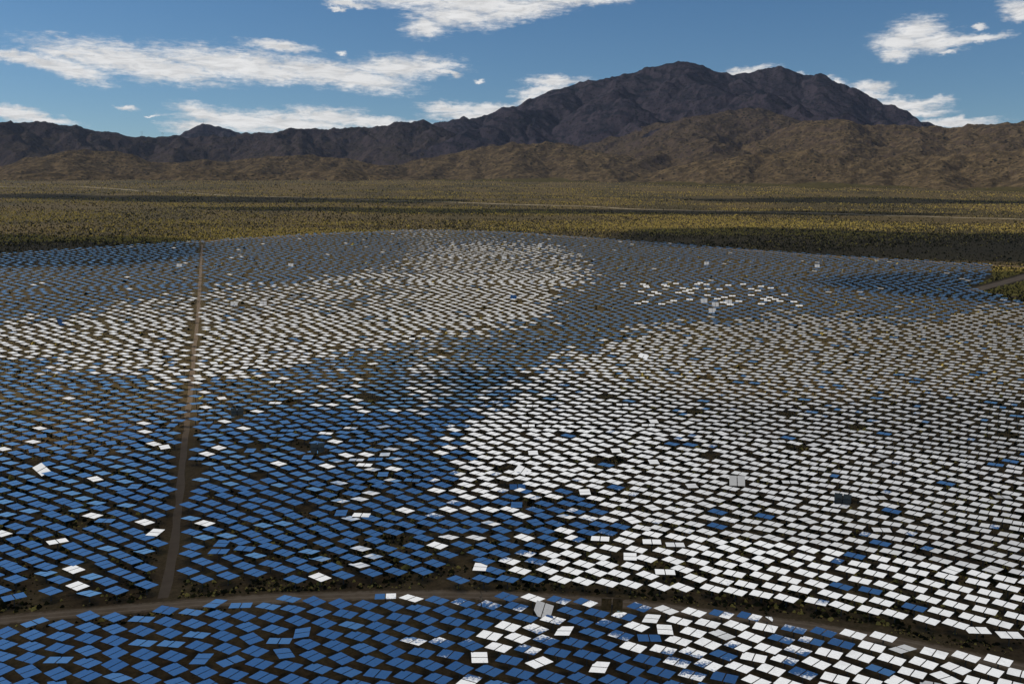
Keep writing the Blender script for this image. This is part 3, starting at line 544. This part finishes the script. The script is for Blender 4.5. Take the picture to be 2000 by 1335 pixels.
for (x,y,rr,a) in far:
    nz=NZ(x,y)*10; w=max(soft(WA,x+nz,y+nz*2),soft(WC,x+nz*.7,y+nz))
    q=random.random()
    if w>.86: c='b' if q<.03 else ('m' if q<.05 else 'w')
    elif w<.14: c='w' if q<.02+.07*(-190<x<-40 and 300<y<480) else ('l' if q>.93-.06*(x<-30 and y<480) else 'b')
    else: c='m' if q<.28 else ('w' if random.random()<(w*1.5-.25) else 'b')
    th=rad(33+np.interp(x/rr,[-.5,0,.5],[0,5,9])+NZ(x*1.7+500,y*1.7)*14+random.gauss(0,2.5)); e=el0(rr)
    if random.random()<.035+.12*(-190<x<-40 and 300<y<480): th=rad(random.choice([0,2,8,62,88,-40])); e+=random.uniform(-3,2)
    e=snap(max(14,e),c)+random.uniform(-.4,.4)
    ad=math.degrees(a)
    if rr>380:
        if c in 'bl': e=(9.9 if -10.5<ad<8 else (11.9 if ad>9 else np.interp(rr,[380,700,1100],[11.5,11.2,10.4])))+random.uniform(-.25,.25)
        elif c=='w': e=14.2+random.uniform(-.3,.3)
        else: e=13.2+random.uniform(-.15,.15)
        if c=='w' and rr>760: e=15.0+random.uniform(-.3,.3)
        if c=='w' and rr>640 and -26<ad<-5 and random.random()<.35: e=8.6+random.uniform(-.4,.4)
    elif c=='l': e=11.6+random.uniform(-.3,.3)
    if c=='w' and rr>880 and random.random()<.45: e=np.random.uniform(11.,12.6)
    if 85<x<215 and 680<y<815 and c!='w' and random.random()<.2: c='w'; e=24.5; th=rad(14)
    u=eye_dir(x,y); n=(dirv(math.degrees(a)*1.0+random.gauss(0,.5),e)+u).normalized()
    recs.append([x,y,th,n,c,rr,a])
# the front row above the dirt road is built panel by panel like the ones below it
front=sorted([r for r in recs if r[5]<row_start(math.degrees(r[6]))+3.2],key=lambda r:r[0])
fk={id(r) for r in front}
for k,r in enumerate(front):
    heliostat(r[0],r[1],r[2],r[3],'%s heliostat pair, %s from left in the front row above the dirt road'%(WORD[r[4]],ORD[k]))
for (x,y,kd,lab) in odds:
    u=eye_dir(x,y); a=math.degrees(math.atan2(x,y)); R=math.hypot(x,y)
    if kd=='U': th=rad(random.uniform(-4,10)); n=(dirv(180,random.uniform(36,44))+u)
    elif kd=='B': th=rad(3); n=dirv(140,38)+u
    elif kd=='Y': th=rad(35); n=dirv(60,62)+u
    elif kd=='K': th=rad(180+random.uniform(-6,6)); n=Vector((-u.x*.9+.02,-u.y*.9,.12))
    elif kd=='Z': th=rad(36); n=dirv(a,random.uniform(78,84))+u
    elif kd=='J': th=rad(-2); n=dirv(a,snap(42,'b'))+u
    elif kd=='T': th=rad(92); n=dirv(a,snap(el0(R),'b'))+u
    elif kd=='S': th=rad(96); n=dirv(a,snap(el0(R)+3,'w'))+u
    elif kd=='P': th=rad(4); n=dirv(a,snap(el0(R),'w'))+u
    elif kd=='E': th=rad(88); n=Vector((-.97,-.1,.2))
    heliostat(x,y,th,n,lab)

def far_mesh(rows):
    """the thousands beyond, one sheet of geometry: two panels, a tube and a pole each"""
    n=len(rows); P=np.array([(r[0],r[1],SLOPE*r[1]) for r in rows]); 
    Ms=np.array([np.array(head_matrix(r[2],r[3])) for r in rows])       # columns: pair axis, panel axis, normal
    B,A,Nn=Ms[:,:,0],Ms[:,:,1],Ms[:,:,2]; piv=P+np.array([0,0,PIV-.05])
    V=[];F=[];MI=[];off=0
    def boxes(cen,ax,ay,az,hx,hy,hz,top,side):
        nonlocal off
        vs=[]
        for sx in(-1,1):
            for sy in(-1,1):
                for sz in(-1,1): vs.append(cen+ax*hx*sx+ay*hy*sy+az*hz*sz)
        V.append(np.stack(vs,1).reshape(-1,3)); base=off+np.arange(n)[:,None]*8
        for q,mm in(((0,1,3,2),side),((4,6,7,5),side),((0,4,5,1),side),((2,3,7,6),side),((0,2,6,4),side),((1,5,7,3),top)):
            F.append(base+np.array(q)[None,:]); MI.append(np.full(n,mm))
        off+=n*8
    jit=rng.normal(0,.0035,(2,n,1))
    for k,s in enumerate((-1,1)):
        az=Nn+A*jit[k]; az/=np.linalg.norm(az,axis=1)[:,None]; ay=np.cross(az,B); 
        boxes(piv+B*(s*(FW+GAP)/2)+Nn*.05,B,ay,az,FW/2,FH/2,TH/2,0,1)
    boxes(piv-Nn*.14,B,A,Nn,2.1,.075,.075,1,1)
    X=np.tile([1.,0,0],(n,1));Y=np.tile([0,1.,0],(n,1));Z=np.tile([0,0,1.],(n,1))
    boxes(P+Z*.85,X,Y,Z,.1,.1,1.15,1,1)
    return np_mesh('distant_heliostats',np.concatenate(V),np.concatenate(F),[MIRROR,DARK],np.concatenate(MI))
rest=[r for r in recs if id(r) not in fk]
fo=link('distant_heliostats',far_mesh(rest))
tag(fo,'thousands of small twin-panel mirrors receding in rows to the field edge, some blue and some white','solar mirrors',kind='stuff')
print('heliostats: near',len(near),'front',len(front),'odd',len(odds),'rest',len(rest))

# ------------------------------------------------------------------ scrub
def scrub(name,pts,r,tint,label,squash=.75):
    n=len(pts); base=np.array([[1,0,0],[.5,.87,0],[-.5,.87,0],[-1,0,0],[-.5,-.87,0],[.5,-.87,0],[.45,.1,.8],[-.4,.3,.9],[-.1,-.5,.75]],float)
    fc=np.array([[0,1,6],[1,7,6],[1,2,7],[2,3,7],[3,8,7],[3,4,8],[4,5,8],[5,6,8],[5,0,6],[6,7,8]])
    k=len(base); J=1+rng.uniform(-.35,.35,(n,k,3)); a=rng.uniform(0,6.28,n); c,s=np.cos(a)[:,None],np.sin(a)[:,None]
    b=base[None]*J; x=b[...,0]*c-b[...,1]*s; y=b[...,0]*s+b[...,1]*c; z=b[...,2]*squash
    z=np.where(base[None,:,2]<.1,z-.15+rng.uniform(0,.45,(n,k)),z*1.5)
    V=np.stack([x,y,z],-1)*np.asarray(r)[:,None,None]
    V+=np.stack([pts[:,0],pts[:,1],gz(pts[:,0],pts[:,1])],-1)[:,None,:]
    F=(np.arange(n)[:,None,None]*k+fc[None]).reshape(-1,3)
    me=np_mesh(name,V.reshape(-1,3),F,[SCRUB],attr={'tint':np.repeat(tint,k)})
    return tag(link(name,me),label,'shrubs',kind='stuff')
SCRUB=m_scrub()
def poly_mask(P,x,y):
    P=np.array(P); r=np.zeros(len(x),bool); j=len(P)-1
    for i in range(len(P)):
        xi,yi=P[i];xj,yj=P[j]
        c=((yi>y)!=(yj>y))&(x<(xj-xi)*(y-yi)/((yj-yi) if yj!=yi else 1e-9)+xi); r^=c; j=i
    return r
def near_line(pts,x,y,w):
    P=np.array(pts,float); d=np.full(len(x),1e9)
    for (x0,y0),(x1,y1) in zip(P[:-1],P[1:]):
        dx,dy=x1-x0,y1-y0; t=np.clip(((x-x0)*dx+(y-y0)*dy)/(dx*dx+dy*dy),0,1); d=np.minimum(d,np.hypot(x-x0-t*dx,y-y0-t*dy))
    return d<w
def spread(n,y0,y1,a=31.):
    """points spread evenly as the eye sees them between two depths"""
    q=rng.uniform(1/y1,1/y0,n); d=1/q; az=np.radians(rng.uniform(-a,a,n)); return np.stack([np.sin(az)*d,np.cos(az)*d],-1)
# the open fan beyond the field
p=spread(380000,700,6400); m=~poly_mask(FIELD,p[:,0],p[:,1]); p=p[m]
m=~near_line(trk,p[:,0],p[:,1],12)&~near_line([(368,792),(425,852),(470,904),(546,993),(640,1100)],p[:,0],p[:,1],9)&~near_line([(-620,900),(-535,1034),(-427,1180),(-282,1363),(-139,1480),(-1,1440),(193,1254),(341,1104),(491,1010),(532,985),(600,960)],p[:,0],p[:,1],5); p=p[m]
d=np.hypot(p[:,0],p[:,1]); patch=fbm(p[:,0]/520,p[:,1]/330,5,61)+.8*fbm(p[:,0]/1500,p[:,1]/260,4,67); 
tint=np.clip(rng.uniform(0,.55,len(p))+np.where(rng.random(len(p))<np.clip(.50+patch*1.5,.06,.95),.45,0),0,1)
r=rng.lognormal(0,.35,len(p))*(.40+d/4600)
dry=tint>.6
keep=(rng.random(len(p))<np.clip(.72+patch*1.3,.12,1)); p,r,tint=p[keep],r[keep],tint[keep]
scrub('desert_scrub',p,r,tint,'dark creosote scrub and yellow dry bushes speckling the open plain below the mountains')
# low growth left between the mirrors
p=spread(60000,213,1450); m=poly_mask(FIELD,p[:,0],p[:,1])&~near_line(road_pts,p[:,0],p[:,1],3.4)&~near_line(lane_pts,p[:,0],p[:,1],3.6); p=p[m]
R=np.hypot(p[:,0],p[:,1]); A=np.degrees(np.arctan2(p[:,0],p[:,1])); patch=fbm(p[:,0]/22,p[:,1]/22,4,66)
keep=(R>216)&(rng.random(len(p))<np.clip(.45+patch*1.9,.03,1)); p,R,patch=p[keep],R[keep],patch[keep]
tint=np.clip(rng.uniform(0,.5,len(p))+np.where(rng.random(len(p))<.5,.38,0),0,1)
scrub('field_scrub',p,rng.lognormal(0,.4,len(p))*(.22+R/2400),tint,'low dry grass tufts and trimmed bushes growing between the mirror rows')
# the bare strip along the dirt road: larger dark bushes above it
q=rng.uniform(0,1,5200); az=rng.uniform(-30,31,5200); rr=row_start(az)-4.5*0-rng.beta(1.2,1.6,5200)*np.interp(az,[-30,-20,0,20,30],[14,9,6,8,11])
p=np.stack([np.sin(np.radians(az))*rr,np.cos(np.radians(az))*rr],-1)
patch=fbm(p[:,0]/9,p[:,1]/9,4,13); keep=(~near_line(road_pts,p[:,0],p[:,1],3.3))&(~near_line(lane_pts,p[:,0],p[:,1],3.2))&(rng.random(5200)<np.clip(.16+patch*1.5,.01,1)); p=p[keep]
t=np.clip(rng.uniform(0,.5,len(p))+np.where(rng.random(len(p))<.55,.4,0),0,1)
scrub('roadside_scrub',p,np.clip(rng.lognormal(-.2,.5,len(p)),.2,1.7)*np.where(t<.2,.42,.20),t,'ragged dark bushes and dry grass on the verge above the curving dirt road')

# ------------------------------------------------------------------ masts and pylons on the far ridge
def at(px,py,d):
    v=ray(px,py); v=v/np.hypot(v[0],v[1])*d; return v[0],v[1],EYE+v[2]
def mast(px,py,d,h,label):
    x,y,z=at(px,py,d); root=bpy.data.objects.new('radio_mast',None); COL.objects.link(root); root.location=(x,y,z-14)
    tag(root,label,'mast','radio masts on the far hill')
    b=MB(); 
    for k in range(3):
        a=2.094*k; b.tube((math.cos(a)*2.2,math.sin(a)*2.2,0),(math.cos(a)*.5,math.sin(a)*.5,h+14),.35,.25,6)
    for i in range(9):
        zz=(i+.5)*(h+14)/9; r=2.2-1.7*zz/(h+14)
        for k in range(3):
            a,c=2.094*k,2.094*(k+1); b.tube((math.cos(a)*r,math.sin(a)*r,zz),(math.cos(c)*r,math.sin(c)*r,zz+3),.16,.16,4)
    link('lattice_tower',b.mesh('lattice_tower',[DARK]),root)
    b=MB(); b.tube((0,0,h+14),(0,0,h+26),.3,.1,6); link('antenna',b.mesh('antenna',[DARK]),root)
mast(397.5,242.5,12500,50,'tallest radio mast on the rounded far hill at the left')
mast(400.5,242.8,12500,16,'short radio mast just right of the tallest mast on the far hill')
def pylon(px,py,d,h,label):
    x,y,z=at(px,py,d); root=bpy.data.objects.new('power_pylon',None); COL.objects.link(root); root.location=(x,y,z-20); tag(root,label,'pylon','power pylons on the skyline')
    b=MB()
    for sx in(-1,1):
        b.tube((sx*1.5,0,0),(sx*6,0,h+14),.55,.45,5); b.tube((sx*6,0,h+14),(sx*9,0,h+20),.4,.3,5)
    link('mast_legs',b.mesh('mast_legs',[DARK]),root)
    b=MB(); b.tube((-12,0,h+14),(12,0,h+14),.5,.5,5); b.tube((-9,0,h+20),(9,0,h+20),.3,.3,5); link('crossarm',b.mesh('crossarm',[DARK]),root)
pylon(277,263.5,9600,30,'left power pylon on the low skyline left of the rounded hill')
pylon(318,265,9600,26,'right power pylon on the low skyline, nearest the rounded hill')

# ------------------------------------------------------------------ clouds over the valley, above the picture; their shade falls on the plain
def m_cloud():
    m,nt,b=mat('cloud_vapour'); d=nt.nodes.new('ShaderNodeBsdfDiffuse'); d.inputs[0].default_value=C(.9,.9,.9)
    t=nt.nodes.new('ShaderNodeBsdfTranslucent'); t.inputs[0].default_value=C(.9,.9,.9); x=nt.nodes.new('ShaderNodeMixShader'); x.inputs[0].default_value=.6
    nt.links.new(d.outputs[0],x.inputs[1]); nt.links.new(t.outputs[0],x.inputs[2]); nt.links.new(x.outputs[0],nt.nodes['Material Output'].inputs[0]); nt.nodes.remove(b); return m
VAPOUR=m_cloud()
def cloud(sx,sy,hx,hy,seed,alt=2100.):
    """a ragged flat-bottomed cloud whose shade centres on sx, sy"""
    k=(alt-SLOPE*sy)/math.tan(rad(SUN_EL)); cx=sx+math.sin(rad(SUN_AZ))*k; cy_=sy+math.cos(rad(SUN_AZ))*k
    n=110; u=np.linspace(-1.25,1.25,n); U,Vv=np.meshgrid(u,u)
    d=1-np.hypot(U,Vv)+fbm(U*1.3*hx/600+seed,Vv*1.3*hy/600,6,seed)*.75
    def sheet(sign):
        Z=np.where(d>0,np.sqrt(np.clip(d,0,2))*(150 if sign>0 else 40),0)+fbm(U*6+seed,Vv*6,4,seed+3)*np.clip(d,0,1)*70*sign
        return np.stack([cx+U*hx,cy_+Vv*hy,alt+sign*np.abs(Z)],-1).reshape(-1,3)
    Vt=np.concatenate([sheet(1),sheet(-1)]); i=(np.arange(n-1)[:,None]*n+np.arange(n-1)[None,:]).ravel()
    ok=(d.ravel()[i]>0)&(d.ravel()[i+1]>0)&(d.ravel()[i+n]>0)&(d.ravel()[i+n+1]>0); i=i[ok]
    F=np.stack([i,i+1,i+n+1,i+n],-1); F=np.concatenate([F,F[:,::-1]+n*n])
    tag(link('cloud',np_mesh('cloud',Vt,F,[VAPOUR],smooth=True)),'broken white cloud drifting above the valley','cloud',kind='stuff')
for a in((640,1340,520,230,3),(-620,1090,260,200,8),(20,190,420,250,12),(150,2150,800,120,21),(-800,2700,750,190,25),(1250,3000,800,260,29,5000.),(520,850,230,120,47)): cloud(*a)

# ------------------------------------------------------------------ the thin air between here and the mountains
hz=MB(); hz.box((0,8000,1100),(26000,17000,3400)); hm=bpy.data.materials.new('desert_haze'); hm.use_nodes=True; hn=hm.node_tree; hn.nodes.remove(hn.nodes['Principled BSDF'])
pv=hn.nodes.new('ShaderNodeVolumePrincipled'); pv.inputs['Color'].default_value=C(.55,.72,1); pv.inputs['Density'].default_value=HAZE; pv.inputs['Anisotropy'].default_value=.1
hn.links.new(pv.outputs[0],hn.nodes['Material Output'].inputs['Volume'])
tag(link('haze',hz.mesh('haze',[hm])),kind='stuff')

# ------------------------------------------------------------------ camera and render settings
cam=bpy.data.cameras.new('camera'); cam.lens=FOC*36/2000; cam.sensor_width=36; cam.clip_start=1; cam.clip_end=80000
co=bpy.data.objects.new('camera',cam); COL.objects.link(co); scene.camera=co
co.matrix_world=Matrix.Translation((0,0,EYE))@Matrix.Rotation(math.pi/2-PITCH,4,'X')@Matrix.Rotation(ROLL,4,'Z')
scene.view_settings.view_transform='Standard'; scene.view_settings.look='None'; scene.view_settings.exposure=EXPOSURE; scene.view_settings.gamma=1
cy=scene.cycles; cy.caustics_reflective=False; cy.caustics_refractive=False; cy.max_bounces=6; cy.diffuse_bounces=2; cy.glossy_bounces=3; cy.use_denoising=True; cy.denoiser='OPENIMAGEDENOISE'; cy.denoising_input_passes='RGB_ALBEDO_NORMAL'; cy.denoising_prefilter='ACCURATE'; cy.sample_clamp_indirect=4
